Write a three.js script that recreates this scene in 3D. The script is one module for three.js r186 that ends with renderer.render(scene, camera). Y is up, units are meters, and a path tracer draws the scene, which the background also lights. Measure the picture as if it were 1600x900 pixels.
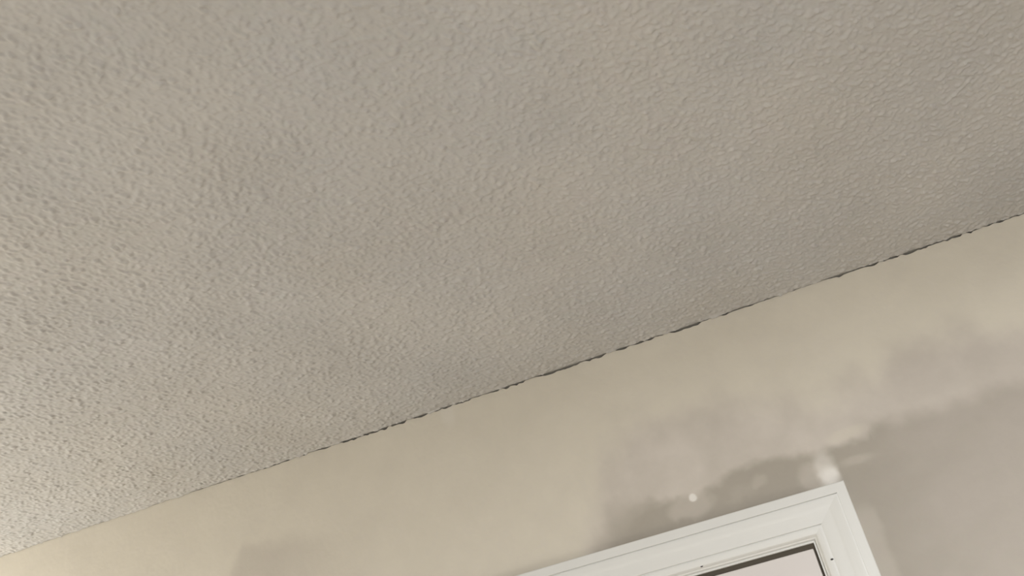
import * as THREE from 'three';
import { mergeGeometries, toCreasedNormals } from 'three/addons/utils/BufferGeometryUtils.js';
import { RectAreaLightUniformsLib } from 'three/addons/lights/RectAreaLightUniformsLib.js';
import { RoundedBoxGeometry } from 'three/addons/geometries/RoundedBoxGeometry.js';

// ---------------------------------------------------------------- camera, sky, exposure
const scene = new THREE.Scene();
const camera = new THREE.PerspectiveCamera(34.38, 1600 / 900, 0.02, 60);
{
  const m = new THREE.Matrix4().makeBasis(
    new THREE.Vector3(0.92220935, -0.16953304, -0.34754634),
    new THREE.Vector3(0.33053975, 0.81204237, 0.48096847),
    new THREE.Vector3(0.2006823, -0.5584315, 0.80491047));
  camera.quaternion.setFromRotationMatrix(m);
  camera.position.set(0, 1.6708, 1.3839);
}
scene.add(camera);
const renderer = new THREE.WebGLRenderer({ antialias: true });
renderer.toneMapping = THREE.LinearToneMapping;
renderer.toneMappingExposure = 1.04;
renderer.shadowMap.enabled = true;
scene.background = new THREE.Color().setRGB(2.0, 2.06, 2.17);       // even overcast daylight outside the window

// daylight entering by the window in the wall behind the camera, as large as its glass
RectAreaLightUniformsLib.init();
const WIN = [0.1, 1.6, 0.7, 2.0], WZ = 2.7;                     // x0 x1 y0 y1 of the window, z of its wall
const daylight = new THREE.RectAreaLight(new THREE.Color().setRGB(0.94, 0.97, 1.0), 3.8, WIN[1] - WIN[0] - 0.09, WIN[3] - WIN[2] - 0.09);
daylight.name = 'window_daylight';
daylight.position.set((WIN[0] + WIN[1]) / 2, (WIN[2] + WIN[3]) / 2, WZ + 0.035);
daylight.rotation.y = 0;                                            // shines towards -z, into the room
scene.add(daylight);
// square flush light on the ceiling behind the camera
const LAMP = [0.65, 2.395, 1.7, 0.35];                                // x y z of its diffuser, width
const panel = new THREE.RectAreaLight(new THREE.Color().setRGB(0.965, 0.985, 1.0), 113, LAMP[3], LAMP[3]);
panel.name = 'ceiling_light_glow';
panel.position.set(LAMP[0], LAMP[1], LAMP[2]); panel.rotation.x = -Math.PI / 2;
scene.add(panel);

// ---------------------------------------------------------------- helpers
let seed = 20240611;
const rnd = () => { seed = (seed + 0x6D2B79F5) | 0; let t = Math.imul(seed ^ (seed >>> 15), 1 | seed); t = (t + Math.imul(t ^ (t >>> 7), 61 | t)) ^ t; return ((t ^ (t >>> 14)) >>> 0) / 4294967296; };
const hash = (i, j, k) => { let h = Math.imul(i | 0, 374761393) + Math.imul(j | 0, 668265263) + Math.imul(k | 0, 2147483647 ^ 0x5bd1e995); h = Math.imul(h ^ (h >>> 13), 1274126177); return ((h ^ (h >>> 16)) >>> 0) / 4294967296; };
const fade = (t) => t * t * (3 - 2 * t);
function noise(x, y, k = 0) {                                       // value noise, 0..1
  const i = Math.floor(x), j = Math.floor(y), u = fade(x - i), v = fade(y - j);
  const a = hash(i, j, k), b = hash(i + 1, j, k), c = hash(i, j + 1, k), d = hash(i + 1, j + 1, k);
  return a + (b - a) * u + (c - a) * v + (a - b - c + d) * u * v;
}
const fbm = (x, y, k, n = 4) => { let s = 0, w = 0.5, t = 0; for (let q = 0; q < n; q++) { s += w * noise(x, y, k + q); t += w; x *= 2.03; y *= 2.03; w *= 0.5; } return s / t; };
const clamp = (x, a = 0, b = 1) => Math.min(b, Math.max(a, x));
const step = (a, b, x) => fade(clamp((x - a) / (b - a)));
function tag(o, label, category, kind, group) {
  o.userData.label = label; o.userData.category = category;
  if (kind) o.userData.kind = kind;
  if (group) o.userData.group = group;
  return o;
}
function obj(name, geos, material, parent = scene) {
  const list = [].concat(geos).map((g) => (g.index ? g.toNonIndexed() : g));
  const m = new THREE.Mesh(list.length > 1 ? mergeGeometries(list) : [].concat(geos)[0], material);
  m.name = name; m.castShadow = m.receiveShadow = true; parent.add(m);
  return m;
}
function box(x0, x1, y0, y1, z0, z1) {
  const g = new THREE.BoxGeometry(x1 - x0, y1 - y0, z1 - z0);
  g.translate((x0 + x1) / 2, (y0 + y1) / 2, (z0 + z1) / 2);
  return worldUV(g);
}
function rbox(x0, x1, y0, y1, z0, z1, r = 0.002) {
  const g = new RoundedBoxGeometry(x1 - x0, y1 - y0, z1 - z0, 2, r);
  g.translate((x0 + x1) / 2, (y0 + y1) / 2, (z0 + z1) / 2);
  return worldUV(g);
}
function worldUV(g) {                                               // uv in metres along the two main axes of each face
  const p = g.attributes.position, n = g.attributes.normal, uv = new Float32Array(p.count * 2);
  for (let i = 0; i < p.count; i++) {
    const ax = Math.abs(n.getX(i)), ay = Math.abs(n.getY(i)), az = Math.abs(n.getZ(i));
    uv[2 * i] = ax > ay && ax > az ? p.getZ(i) : p.getX(i);
    uv[2 * i + 1] = ay > ax && ay > az ? p.getZ(i) : p.getY(i);
  }
  g.setAttribute('uv', new THREE.BufferAttribute(uv, 2));
  return g;
}
function dataTex(w, h, fn, srgb, wrap = THREE.RepeatWrapping) {
  const d = new Uint8Array(w * h * 4), c = [0, 0, 0];
  for (let j = 0; j < h; j++) for (let i = 0; i < w; i++) {
    fn(i, j, c);
    const o = (j * w + i) * 4;
    d[o] = clamp(Math.round(c[0]), 0, 255); d[o + 1] = clamp(Math.round(c[1]), 0, 255); d[o + 2] = clamp(Math.round(c[2]), 0, 255); d[o + 3] = 255;
  }
  const t = new THREE.DataTexture(d, w, h);
  t.magFilter = THREE.LinearFilter; t.minFilter = THREE.LinearMipmapLinearFilter; t.generateMipmaps = true;
  t.wrapS = t.wrapT = wrap;
  if (srgb) t.colorSpace = THREE.SRGBColorSpace;
  t.needsUpdate = true;
  return t;
}
const std = (color, roughness = 0.8, extra = {}) => new THREE.MeshStandardMaterial({ color, roughness, ...extra });

// ---------------------------------------------------------------- dimensions (metres)
const H = 2.44;                                                     // ceiling height
const X0 = -3.1, X1 = 1.8, Z1 = WZ, T = 0.12;                       // room: the photographed wall is z = 0
const JR = 0.0101, JL = -0.7575, JT = 2.0425;                        // inside faces of the door jambs
const CR = 0.0135, CL = -0.7609, CT = 2.0455;                        // inner edge of the casing
const OP = [-0.782, 0.034, 2.066];                                   // rough opening

// ---------------------------------------------------------------- wall with the door: taupe paint, joint compound and primer above
// wall map covers x -2.4..1.2, y 0.64..2.44
const WX = -2.4, WW = 3.6, WY = 0.64, WH = 1.8;
const OLD = [172, 163, 153], DARK = [164, 156, 144], CREAM = [208, 200, 185], FILM = [203, 194, 184], SPK = [228, 223, 216];
const along = (list) => (x) => { for (let i = 1; i < list.length; i++) if (x <= list[i][0]) { const a = list[i - 1], b = list[i]; return a[1] + (b[1] - a[1]) * fade(clamp((x - a[0]) / (b[0] - a[0]))); } return list[list.length - 1][1]; };
// lower edge of the joint compound over the taupe paint, and of the cream primer over the thin compound, in wall metres
const edgeAt = along([[-3.2, 2.14], [-0.70, 2.14], [-0.42, 1.98], [-0.34, 2.05], [-0.29, 2.115], [-0.262, 2.150], [-0.225, 2.166], [-0.176, 2.163], [-0.1349, 2.158], [-0.1006, 2.163], [-0.0674, 2.1725], [-0.012, 2.1757], [0.026, 2.172], [0.09, 2.166], [0.13, 2.163], [0.158, 2.184], [0.2176, 2.180], [0.272, 2.1785], [0.328, 2.183], [0.362, 2.177], [0.6, 2.18], [2.2, 2.17]]);
const primerAt = along([[-3.2, 2.14], [-0.75, 2.14], [-0.36, 2.00], [-0.29, 2.16], [-0.25, 2.255], [-0.183, 2.298], [-0.03, 2.28], [0.097, 2.238], [0.151, 2.252], [0.217, 2.275], [0.296, 2.278], [0.40, 2.260], [0.7, 2.26], [2.2, 2.25]]);
const blob = (x, y, cx, cy, rx, ry, soft) => 1 - step(1 - soft, 1 + soft, Math.hypot((x - cx) / rx, (y - cy) / ry));
const wallMap = dataTex(2048, 1024, (i, j, c) => {
  const x = WX + WW * (i + 0.5) / 2048, y = WY + WH * (j + 0.5) / 1024;
  const n1 = fbm(x * 22, y * 22, 11) - 0.5, n2 = fbm(x * 70, y * 70, 31, 3) - 0.5, n3 = fbm(x * 5, y * 5, 51) - 0.5, n4 = fbm(x * 9 + 4, y * 26, 61) - 0.5;
  const mix = (to, k) => { for (let q = 0; q < 3; q++) c[q] += (to[q] - c[q]) * clamp(k); };
  c[0] = DARK[0]; c[1] = DARK[1]; c[2] = DARK[2];
  mix(OLD, step(0.06, 0.25, x + n1 * 0.08) * 0.75 + clamp(n4 * 1.2 + 0.1) * step(0.08, 0.2, x));   // lighter and patchy right of the casing
  const wide = x < -0.2 ? 0.009 + 0.042 * step(-0.19, -0.27, x) : x > 0.14 ? 0.018 : 0.009;
  mix(FILM, step(-wide, wide, y - edgeAt(x) + n1 * 0.016 + n2 * 0.007) * (0.86 - 0.22 * step(0.12, 0.2, x) + n1 * 0.5));
  mix(CREAM, step(-0.045 - 0.03 * step(-0.2, -0.28, x), 0.045 + 0.03 * step(-0.2, -0.28, x), y - primerAt(x) + n1 * 0.05) * (0.93 + n1 * 0.2));
  // edges where the knife lifted, and a patch at the lower left that the primer missed
  mix(CREAM, blob(x + n1 * 0.012, y + n1 * 0.012, 0.106, 2.180, 0.024, 0.009, 0.45) * 0.55);
  const miss = step(-0.968 + n1 * 0.05, -0.912 + n1 * 0.05, x - (y - 2.30) * 0.35) * step(2.327 + n1 * 0.05, 2.289 + n1 * 0.05, y + (x + 0.93) * 0.20 + 2.0 * Math.max(0, -0.925 - x)) * (1 - step(-0.90, -0.66, x + n1 * 0.05));
  mix(OLD, miss * 0.42);
  // paint cut in beside the leg of the casing
  mix(FILM, step(0.110 + n1 * 0.012, 0.098 + n1 * 0.012, x) * step(0.076, 0.080, x) * step(2.085, 2.055, y) * 0.3);
  mix(FILM, blob(x, y + n2 * 0.003, 0.108, 2.139, 0.022, 0.006, 0.6) * 0.35);
  // spackle: sanded halos, the dab over a nail and the dab at the mitred corner of the casing
  mix(FILM, blob(x + n2 * 0.012, y + n2 * 0.012, -0.142, 2.142, 0.034, 0.019, 0.3) * 0.42);
  mix(FILM, blob(x + n2 * 0.02, y + n2 * 0.02, -0.034, 2.149, 0.010, 0.008, 0.7) * 0.30 + blob(x + n2 * 0.02, y + n2 * 0.02, -0.062, 2.140, 0.02, 0.012, 0.6) * 0.14);
  mix(FILM, blob(x + n2 * 0.016, y + n2 * 0.016, 0.040, 2.130, 0.020, 0.024, 0.35) * 0.45);
  const inside = 1 - step(0.077, 0.083, x + n2 * 0.003);
  mix(SPK, (blob(x + n2 * 0.007, y + n2 * 0.007, 0.063, 2.139, 0.0155, 0.026, 0.4) * 0.5 + blob(x + n2 * 0.006, y + n2 * 0.004, 0.066, 2.126, 0.014, 0.015, 0.6) * 0.5 + blob(x, y, 0.056, 2.111, 0.026, 0.006, 0.5) * 0.3) * inside);
  mix(SPK, blob(x + n2 * 0.004, y + n2 * 0.003, -0.1349, 2.1547, 0.0066, 0.0062, 0.22) * 0.92);
  // primer dab reaching up to the ceiling, roller mottling
  mix(SPK, blob(x + n1 * 0.012, y, -0.505, 2.425, 0.012, 0.025, 0.6) * 0.22);
  for (let q = 0; q < 3; q++) c[q] += n3 * 6 + n1 * 3 + n2 * 2;
}, true, THREE.ClampToEdgeWrapping);
const wallBump = dataTex(1024, 1024, (i, j, c) => { const v = 128 + 150 * (fbm(i / 9, j / 9, 71, 3) - 0.5); c[0] = c[1] = c[2] = v; });
wallBump.repeat.set(4, 2);
const wallMat = std(0xffffff, 0.62, { map: wallMap, bumpMap: wallBump, bumpScale: 0.00035 });
const plainWall = std(new THREE.Color().setRGB(0.47, 0.45, 0.415), 0.8);

function wallUV(g) {
  const p = g.attributes.position, uv = new Float32Array(p.count * 2);
  for (let i = 0; i < p.count; i++) { uv[2 * i] = (p.getX(i) - WX) / WW; uv[2 * i + 1] = (p.getY(i) - WY) / WH; }
  g.setAttribute('uv', new THREE.BufferAttribute(uv, 2));
  return g;
}
// open crack under the ceiling: how far the board stops short of it, along x
const crack = (x) => {
  const open = step(-1.1, -0.6, x), n = fbm(x * 9, 3.7, 91, 3), f = fbm(x * 110, 1.3, 97, 3), gap = step(0.34, 0.50, n + 0.12 * step(-0.4, 0.1, x));
  return 0.0006 + open * (0.0008 + 0.0040 * gap * clamp(f * 2.6 - 0.75)) + 0.0012 * f;
};
const bulge = (x, y) => 0.0022 * (fbm(x * 3.1, y * 3.1, 131, 3) - 0.5) + 0.0012 * (fbm(x * 11, y * 11, 141, 2) - 0.5);
{
  const nx = 1201, rows = [], y0 = OP[2];                            // upper band, with its ragged top edge
  for (let r = 0; r <= 40; r++) rows.push(r / 40);
  const pos = [], idx = [];
  for (let i = 0; i < nx; i++) {
    const x = X0 + (X1 - X0) * i / (nx - 1), top = H - crack(x);
    for (const r of rows) {
      const y = y0 + (top - y0) * r, near = Math.min(1, (1 - r) * 12) * Math.min(1, r * 4);
      pos.push(x, y, bulge(x, y) * near - (r === 1 ? 0.0006 : 0));
    }
    pos.push(x, top + 0.0003, -0.02);
  }
  const n = rows.length + 1;
  for (let i = 0; i + 1 < nx; i++) for (let r = 0; r + 1 < n; r++) { const a = i * n + r, b = a + n; idx.push(a, b, a + 1, b, b + 1, a + 1); }
  const band = new THREE.BufferGeometry();
  band.setAttribute('position', new THREE.Float32BufferAttribute(pos, 3)); band.setIndex(idx); band.computeVertexNormals();
  const pieces = [wallUV(toCreasedNormals(band, 0.9)),
    wallUV(box(X0, OP[0], 0, OP[2], -T, 0)), wallUV(box(OP[1], X1, 0, OP[2], -T, 0)), wallUV(box(X0 - T, X1 + T, OP[2], H, -T, -0.02))];
  const w = obj('wall_front', pieces, wallMat);
  tag(w, 'taupe wall patched with pale joint compound around the white door casing', 'wall', 'structure');
}

// ---------------------------------------------------------------- ceiling with sprayed texture
{
  const c = obj('ceiling', box(X0 - T, X1 + T, H, H + 0.12, -T, Z1 + T), std(new THREE.Color().setRGB(0.52, 0.49, 0.44), 0.9));
  tag(c, 'greige ceiling covered in bumpy sprayed popcorn texture', 'ceiling', 'structure');
  const A = [-1.8, 0.75, 0.0, 1.13], D = 0.0016;                    // the part near the door, grain by grain
  const nx = Math.round((A[1] - A[0]) / D) + 1, nz = Math.round((A[3] - A[2]) / D) + 1, h = new Float32Array(nx * nz);
  const cell = 0.0043;
  for (let gz = A[2] - 0.01; gz < A[3] + 0.01; gz += cell) for (let gx = A[0] - 0.01; gx < A[1] + 0.01; gx += cell) {
    const dens = fbm(gx * 16, gz * 16, 161, 3);
    if (rnd() > 0.45 + dens * 0.6) { rnd(); continue; }
    const x = gx + (rnd() - 0.5) * cell * 1.6, z = gz + (rnd() - 0.5) * cell * 1.6;
    const big = rnd() ** 2.2, r = 0.0017 + 0.0024 * big, el = 1 + rnd() * 0.8, th = rnd() * Math.PI, amp = (0.00048 + 0.00125 * big) * (0.6 + 0.8 * rnd());
    const ct = Math.cos(th), st = Math.sin(th), R = r * el * 1.3;
    for (let j = Math.max(0, Math.ceil((z - R - A[2]) / D)); j <= Math.min(nz - 1, Math.floor((z + R - A[2]) / D)); j++)
      for (let i = Math.max(0, Math.ceil((x - R - A[0]) / D)); i <= Math.min(nx - 1, Math.floor((x + R - A[0]) / D)); i++) {
        const dx = A[0] + i * D - x, dz = A[2] + j * D - z, u = (dx * ct + dz * st) / (r * el), v = (-dx * st + dz * ct) / r, q = u * u + v * v;
        if (q < 1.6) { const k = (1 - q / 1.6) ** 2; h[j * nx + i] = Math.max(h[j * nx + i] * 0.9, 0) + amp * k * (h[j * nx + i] > amp ? 0.4 : 1); }
      }
  }
  // a few larger drips and a ridge dragged by the trowel
  for (const [xa, za, xb, zb, wd, amp] of [[0.353, 0.340, 0.376, 0.362, 0.0022, 0.0020], [0.377, 0.364, 0.386, 0.376, 0.002, 0.0014], [0.378, 0.433, 0.384, 0.440, 0.0024, 0.0018], [-0.146, 0.317, -0.139, 0.311, 0.0034, 0.0024], [-0.150, 0.304, -0.144, 0.300, 0.003, 0.0018], [0.350, 0.392, 0.352, 0.404, 0.0022, 0.0016]])
    for (let j = Math.floor((Math.min(za, zb) - 0.01 - A[2]) / D); j < (Math.max(za, zb) + 0.01 - A[2]) / D; j++) for (let i = Math.floor((xa - 0.01 - A[0]) / D); i < (xb + 0.01 - A[0]) / D; i++) {
      const x = A[0] + i * D, z = A[2] + j * D, t = clamp(((x - xa) * (xb - xa) + (z - za) * (zb - za)) / ((xb - xa) ** 2 + (zb - za) ** 2)), q = Math.hypot(x - xa - t * (xb - xa), z - za - t * (zb - za)) / wd;
      if (q < 1.4) h[j * nx + i] += amp * Math.exp(-q * q * 1.6);
    }
  const pos = new Float32Array(nx * nz * 3), uv = new Float32Array(nx * nz * 2), idx = new Uint32Array((nx - 1) * (nz - 1) * 6);
  for (let j = 0, o = 0; j < nz; j++) for (let i = 0; i < nx; i++, o++) {
    const x = A[0] + i * D, z = A[2] + j * D;
    pos[3 * o] = x; pos[3 * o + 1] = H - 0.0004 - h[o] - 0.0006 * noise(x * 260, z * 260, 171) - 0.0006 * fbm(x * 40, z * 40, 181, 2) - 0.0045 * Math.max(0, fbm(x * 45, z * 20, 191, 3) - 0.42) * Math.exp(-z / 0.006); pos[3 * o + 2] = z + (j ? 0 : 0.0004);
    uv[2 * o] = x; uv[2 * o + 1] = z;
  }
  for (let j = 0, o = 0; j + 1 < nz; j++) for (let i = 0; i + 1 < nx; i++) { const a = j * nx + i, b = a + nx; idx[o++] = a; idx[o++] = a + 1; idx[o++] = b; idx[o++] = a + 1; idx[o++] = b + 1; idx[o++] = b; }
  const g = new THREE.BufferGeometry();
  g.setAttribute('position', new THREE.BufferAttribute(pos, 3)); g.setAttribute('uv', new THREE.BufferAttribute(uv, 2)); g.setIndex(new THREE.BufferAttribute(idx, 1)); g.computeVertexNormals();
  const tint = dataTex(512, 512, (i, j, q) => { const a = fbm(i / 64, j / 64, 201, 4) - 0.5, b = fbm(i / 90, j / 90, 221, 3) - 0.5; q[0] = 179 + a * 12 + b * 3; q[1] = 175 + a * 12 + b * 0.5; q[2] = 170 + a * 12 - b * 4; }, true, THREE.MirroredRepeatWrapping);
  tint.repeat.set(1.1, 1.1);
  const coat = std(0xffffff, 0.75, { map: tint });
  const near = obj('popcorn_coat', g, coat, c); near.userData.kind = 'stuff';
  const bump = dataTex(512, 512, (i, j, q) => { q[0] = q[1] = q[2] = 255 * fbm(i / 5, j / 5, 241, 3); }); bump.repeat.set(2, 2);
  const farCoat = std(0xffffff, 0.75, { map: tint, bumpMap: bump, bumpScale: 0.004 });
  const y0 = H - 0.0015;
  const far = obj('popcorn_coat', [box(X0, A[0], y0, H, 0, Z1), box(A[1], X1, y0, H, 0, Z1), box(A[0], A[1], y0, H, A[3], Z1)], farCoat, c); far.userData.kind = 'stuff';
}

// ---------------------------------------------------------------- door, jamb, casing
const whitePaint = new THREE.Color().setRGB(0.68, 0.67, 0.64);
const brush = dataTex(256, 256, (i, j, c) => { c[0] = c[1] = c[2] = 128 + 110 * (fbm(i / 3, j / 30, 261, 3) - 0.5); });
brush.repeat.set(6, 6);
const casingMat = std(whitePaint, 0.42, { bumpMap: brush, bumpScale: 0.0002 });
const doorMat = std(new THREE.Color().setRGB(0.63, 0.585, 0.56), 0.45);
const holeMat = std(new THREE.Color().setRGB(0.05, 0.045, 0.04), 0.9);
{
  // profile of the casing: distance from its inner edge, thickness
  // (the grooves of the legs are shallower than those of the head)
  const profile = (g) => [[0, 0], [0, 0.0040], [0.0006, 0.0048], [0.0014, 0.0051], [0.0020, 0.0056], [0.0032, 0.0088], [0.0044, 0.0112], [0.0058, 0.0120], [0.0135, 0.0126], [0.0142, 0.0127 - 0.0018 * g], [0.0151, 0.0127 - 0.0018 * g], [0.0158, 0.0128],
    [0.022, 0.0133], [0.029, 0.0134], [0.0315, 0.0134], [0.035, 0.0143], [0.0385, 0.0153], [0.043, 0.0156], [0.0486, 0.0157], [0.0493, 0.0157 - 0.0022 * g], [0.0503, 0.0157 - 0.0022 * g], [0.0510, 0.0158], [0.060, 0.0160], [0.0640, 0.0159], [0.0651, 0.0153], [0.0655, 0.0142], [0.0655, 0]];
  const strip = (ends, P) => {                                        // ends(d, t) -> the two end points of the line at d
    const pos = [], uv = [];
    for (let k = 0; k + 1 < P.length; k++) {
      const [a, b] = ends(...P[k]), [c, d] = ends(...P[k + 1]);
      for (const p of [a, b, c, b, d, c]) { pos.push(...p); uv.push(Math.abs(b[0] - a[0]) > 0.1 ? p[1] : p[0], Math.abs(b[0] - a[0]) > 0.1 ? p[0] : p[1]); }
    }
    const g = new THREE.BufferGeometry();
    g.setAttribute('position', new THREE.Float32BufferAttribute(pos, 3)); g.setAttribute('uv', new THREE.Float32BufferAttribute(uv, 2)); g.computeVertexNormals();
    return toCreasedNormals(g, 0.45);
  };
  const t = new THREE.Group(); t.name = 'trim_1'; t.position.set((CL + CR) / 2, 0, 0); scene.add(t);
  const ox = t.position.x;
  const put = (o) => { o.position.x = -ox; return o; };
  put(obj('head_casing', strip((d, z) => [[CL - d, CT + d, z], [CR + d, CT + d, z]], profile(1)), casingMat, t));
  put(obj('side_casing', strip((d, z) => [[CR + d, CT + d, z], [CR + d, 0, z]], profile(0.15)), casingMat, t));
  put(obj('side_casing', strip((d, z) => [[CL - d, 0, z], [CL - d, CT + d, z]], profile(0.15)), casingMat, t));
  const hole = new THREE.SphereGeometry(0.0017, 10, 6); hole.scale(1.25, 0.75, 0.35);
  for (const [x, y, z] of [[-0.1503, 2.0495, 0.0106], [0.0257, 2.0102, 0.01285]]) { const m = put(obj('nail_hole', hole.clone().translate(x, y, z), holeMat, t)); m.userData.label = 'small dark nail hole'; }
  tag(t, 'white moulded door casing with mitred corner and two fine grooves', 'door casing', 'structure');
}
{
  const d = new THREE.Group(); d.name = 'door_1'; d.position.set((JL + JR) / 2, 0, 0); scene.add(d);
  const put = (o) => { o.position.x = -d.position.x; return o; };
  put(obj('door_leaf', rbox(JL + 0.0035, 0.0068, 0.004, 2.0350, -0.037, -0.0012, 0.0016), doorMat, d));
  put(obj('jamb', [box(JL, JR, JT, OP[2], -T, -0.0002)], casingMat, d));
  put(obj('jamb', [box(JR, OP[1], 0, OP[2], -T, -0.0002)], casingMat, d));
  put(obj('jamb', [box(OP[0], JL, 0, OP[2], -T, -0.0002)], casingMat, d));
  put(obj('door_stop', [box(JL, JR, JT - 0.016, JT, -0.05, -0.0372), box(JR - 0.014, JR, 0, JT - 0.016, -0.05, -0.0372), box(JL, JL + 0.014, 0, JT - 0.016, -0.05, -0.0372)], casingMat, d));
  const strip = std(new THREE.Color().setRGB(0.075, 0.062, 0.046), 0.9);  // dark brown stands in for the shade inside the door gap
  put(obj('gap_shade', [box(JL, JR, 2.0352, JT, -0.0368, -0.0042), box(0.0070, JR, 0.004, 2.0352, -0.0368, -0.0042), box(JL, JL + 0.0033, 0.004, 2.0352, -0.0368, -0.0042)], strip, d)).userData.label = 'dark brown strip added in the gap around the door for its shade';
  const metal = std(new THREE.Color().setRGB(0.55, 0.53, 0.5), 0.3, { metalness: 1 });
  const prof = [[0, 0.062], [0.018, 0.060], [0.026, 0.050], [0.026, 0.042], [0.016, 0.032], [0.011, 0.026], [0.011, 0.010], [0.031, 0.006], [0.032, 0]].map(([r, y]) => new THREE.Vector2(r, y));
  put(obj('door_knob', new THREE.LatheGeometry(prof, 28).rotateX(Math.PI / 2).translate(JL + 0.068, 0.96, -0.0012), metal, d));
  tag(d, 'flush off-white door closed in its frame with a dark gap above', 'door', 'structure');
}

// ---------------------------------------------------------------- the rest of the room: floor, walls, window behind the camera
{
  const oak = dataTex(512, 512, (i, j, c) => { const g = fbm(i / 5, j / 90, 301, 4) - 0.5; c[0] = 204 + g * 40; c[1] = 196 + g * 40; c[2] = 184 + g * 38; }, true);
  const f = obj('floor', box(X0 - T, X1 + T, -0.1, 0, -T, Z1 + T), std(0xffffff, 0.5, { map: oak }));
  tag(f, 'pale limed oak floor of the room', 'floor', 'structure');
  tag(obj('wall_left', box(X0 - T, X0, 0, H, 0, Z1), plainWall), 'plain taupe wall left of the patched wall', 'wall', 'structure');
  tag(obj('wall_right', box(X1, X1 + T, 0, H, 0, Z1), plainWall), 'plain taupe wall right of the white door', 'wall', 'structure');
  tag(obj('wall_back', [box(X0, WIN[0], 0, H, Z1, Z1 + T), box(WIN[1], X1, 0, H, Z1, Z1 + T), box(WIN[0], WIN[1], 0, WIN[2], Z1, Z1 + T), box(WIN[0], WIN[1], WIN[3], H, Z1, Z1 + T)], plainWall), 'plain taupe wall with the window, facing the door', 'wall', 'structure');
  const w = new THREE.Group(); w.name = 'window_1'; w.position.set((WIN[0] + WIN[1]) / 2, WIN[2], Z1); scene.add(w);
  const put = (o) => { o.position.set(-w.position.x, -w.position.y, -w.position.z); return o; };
  const [a, b, c, d] = WIN, m = (a + b) / 2, zf = Z1 + 0.04, zb = Z1 + 0.09, s = 0.045;
  put(obj('window_frame', [rbox(a, b, d - s, d, zf, zb), rbox(a, b, c, c + s, zf, zb), rbox(a, a + s, c + s, d - s, zf, zb), rbox(b - s, b, c + s, d - s, zf, zb), rbox(m - 0.03, m + 0.03, c + s, d - s, zf, zb)], casingMat, w));
  const glass = new THREE.MeshPhysicalMaterial({ color: 0xffffff, roughness: 0, transmission: 1, thickness: 0, ior: 1.5 });
  for (const [p, q] of [[a + s, m - 0.03], [m + 0.03, b - s]]) put(obj('pane', box(p, q, c + s, d - s, Z1 + 0.062, Z1 + 0.066), glass, w));
  put(obj('window_sill', rbox(a - 0.03, b + 0.03, c - 0.025, c, Z1 - 0.05, Z1 + 0.04), casingMat, w));
  tag(w, 'wide two-pane window in the wall facing the door', 'window', 'structure');
  tag(obj('ground', box(-14, 14, -0.5, -0.35, Z1 + T, 24), std(new THREE.Color().setRGB(0.22, 0.22, 0.19), 0.95)), 'pale gravel ground outside the window', 'ground', 'structure');
}

// ---------------------------------------------------------------- lamps: flush light on the ceiling, floor lamp beyond the left edge of the frame
{
  const V = (r, y) => new THREE.Vector2(r, y), w = LAMP[3] / 2;
  const c = new THREE.Group(); c.name = 'ceiling_light'; c.position.set(LAMP[0], LAMP[1], LAMP[2]); scene.add(c);
  obj('housing', rbox(-w - 0.012, w + 0.012, 0.012, H - 0.0016 - LAMP[1], -w - 0.012, w + 0.012, 0.004), std(new THREE.Color().setRGB(0.75, 0.75, 0.73), 0.4), c);
  obj('diffuser', rbox(-w, w, 0.004, 0.016, -w, w, 0.003), std(0xffffff, 0.5, { emissive: new THREE.Color().setRGB(0.965, 0.985, 1.0), emissiveIntensity: 4 }), c);
  tag(c, 'square flush ceiling light with a glowing white diffuser', 'ceiling light');
  const l = new THREE.Group(); l.name = 'floor_lamp'; l.position.set(-2.2, 0, 0.39); scene.add(l);
  const metal = std(new THREE.Color().setRGB(0.3, 0.28, 0.25), 0.4, { metalness: 1 });
  obj('base', new THREE.LatheGeometry([V(0, 0), V(0.14, 0), V(0.14, 0.012), V(0.125, 0.02), V(0.02, 0.028), V(0, 0.028)], 40), metal, l);
  obj('pole', new THREE.CylinderGeometry(0.011, 0.011, 1.62, 16).translate(0, 0.83, 0), metal, l);
  obj('socket', new THREE.LatheGeometry([V(0, 1.63), V(0.022, 1.63), V(0.04, 1.672), V(0.036, 1.678), V(0, 1.678)], 24), metal, l);
  const glow = new THREE.Color().setRGB(1, 0.985, 0.91);
  obj('globe', new THREE.SphereGeometry(0.08, 32, 20).translate(0, 1.75, 0), std(0xf4ead8, 0.4, { emissive: glow, emissiveIntensity: 6 }), l);
  const p = new THREE.PointLight(glow, 3.9, 0, 2); p.position.set(0, 1.75, 0); p.castShadow = true; p.shadow.radius = 3.9; l.add(p);
  tag(l, 'floor lamp with a glowing glass globe beside the patched wall', 'floor lamp');
}

renderer.render(scene, camera);
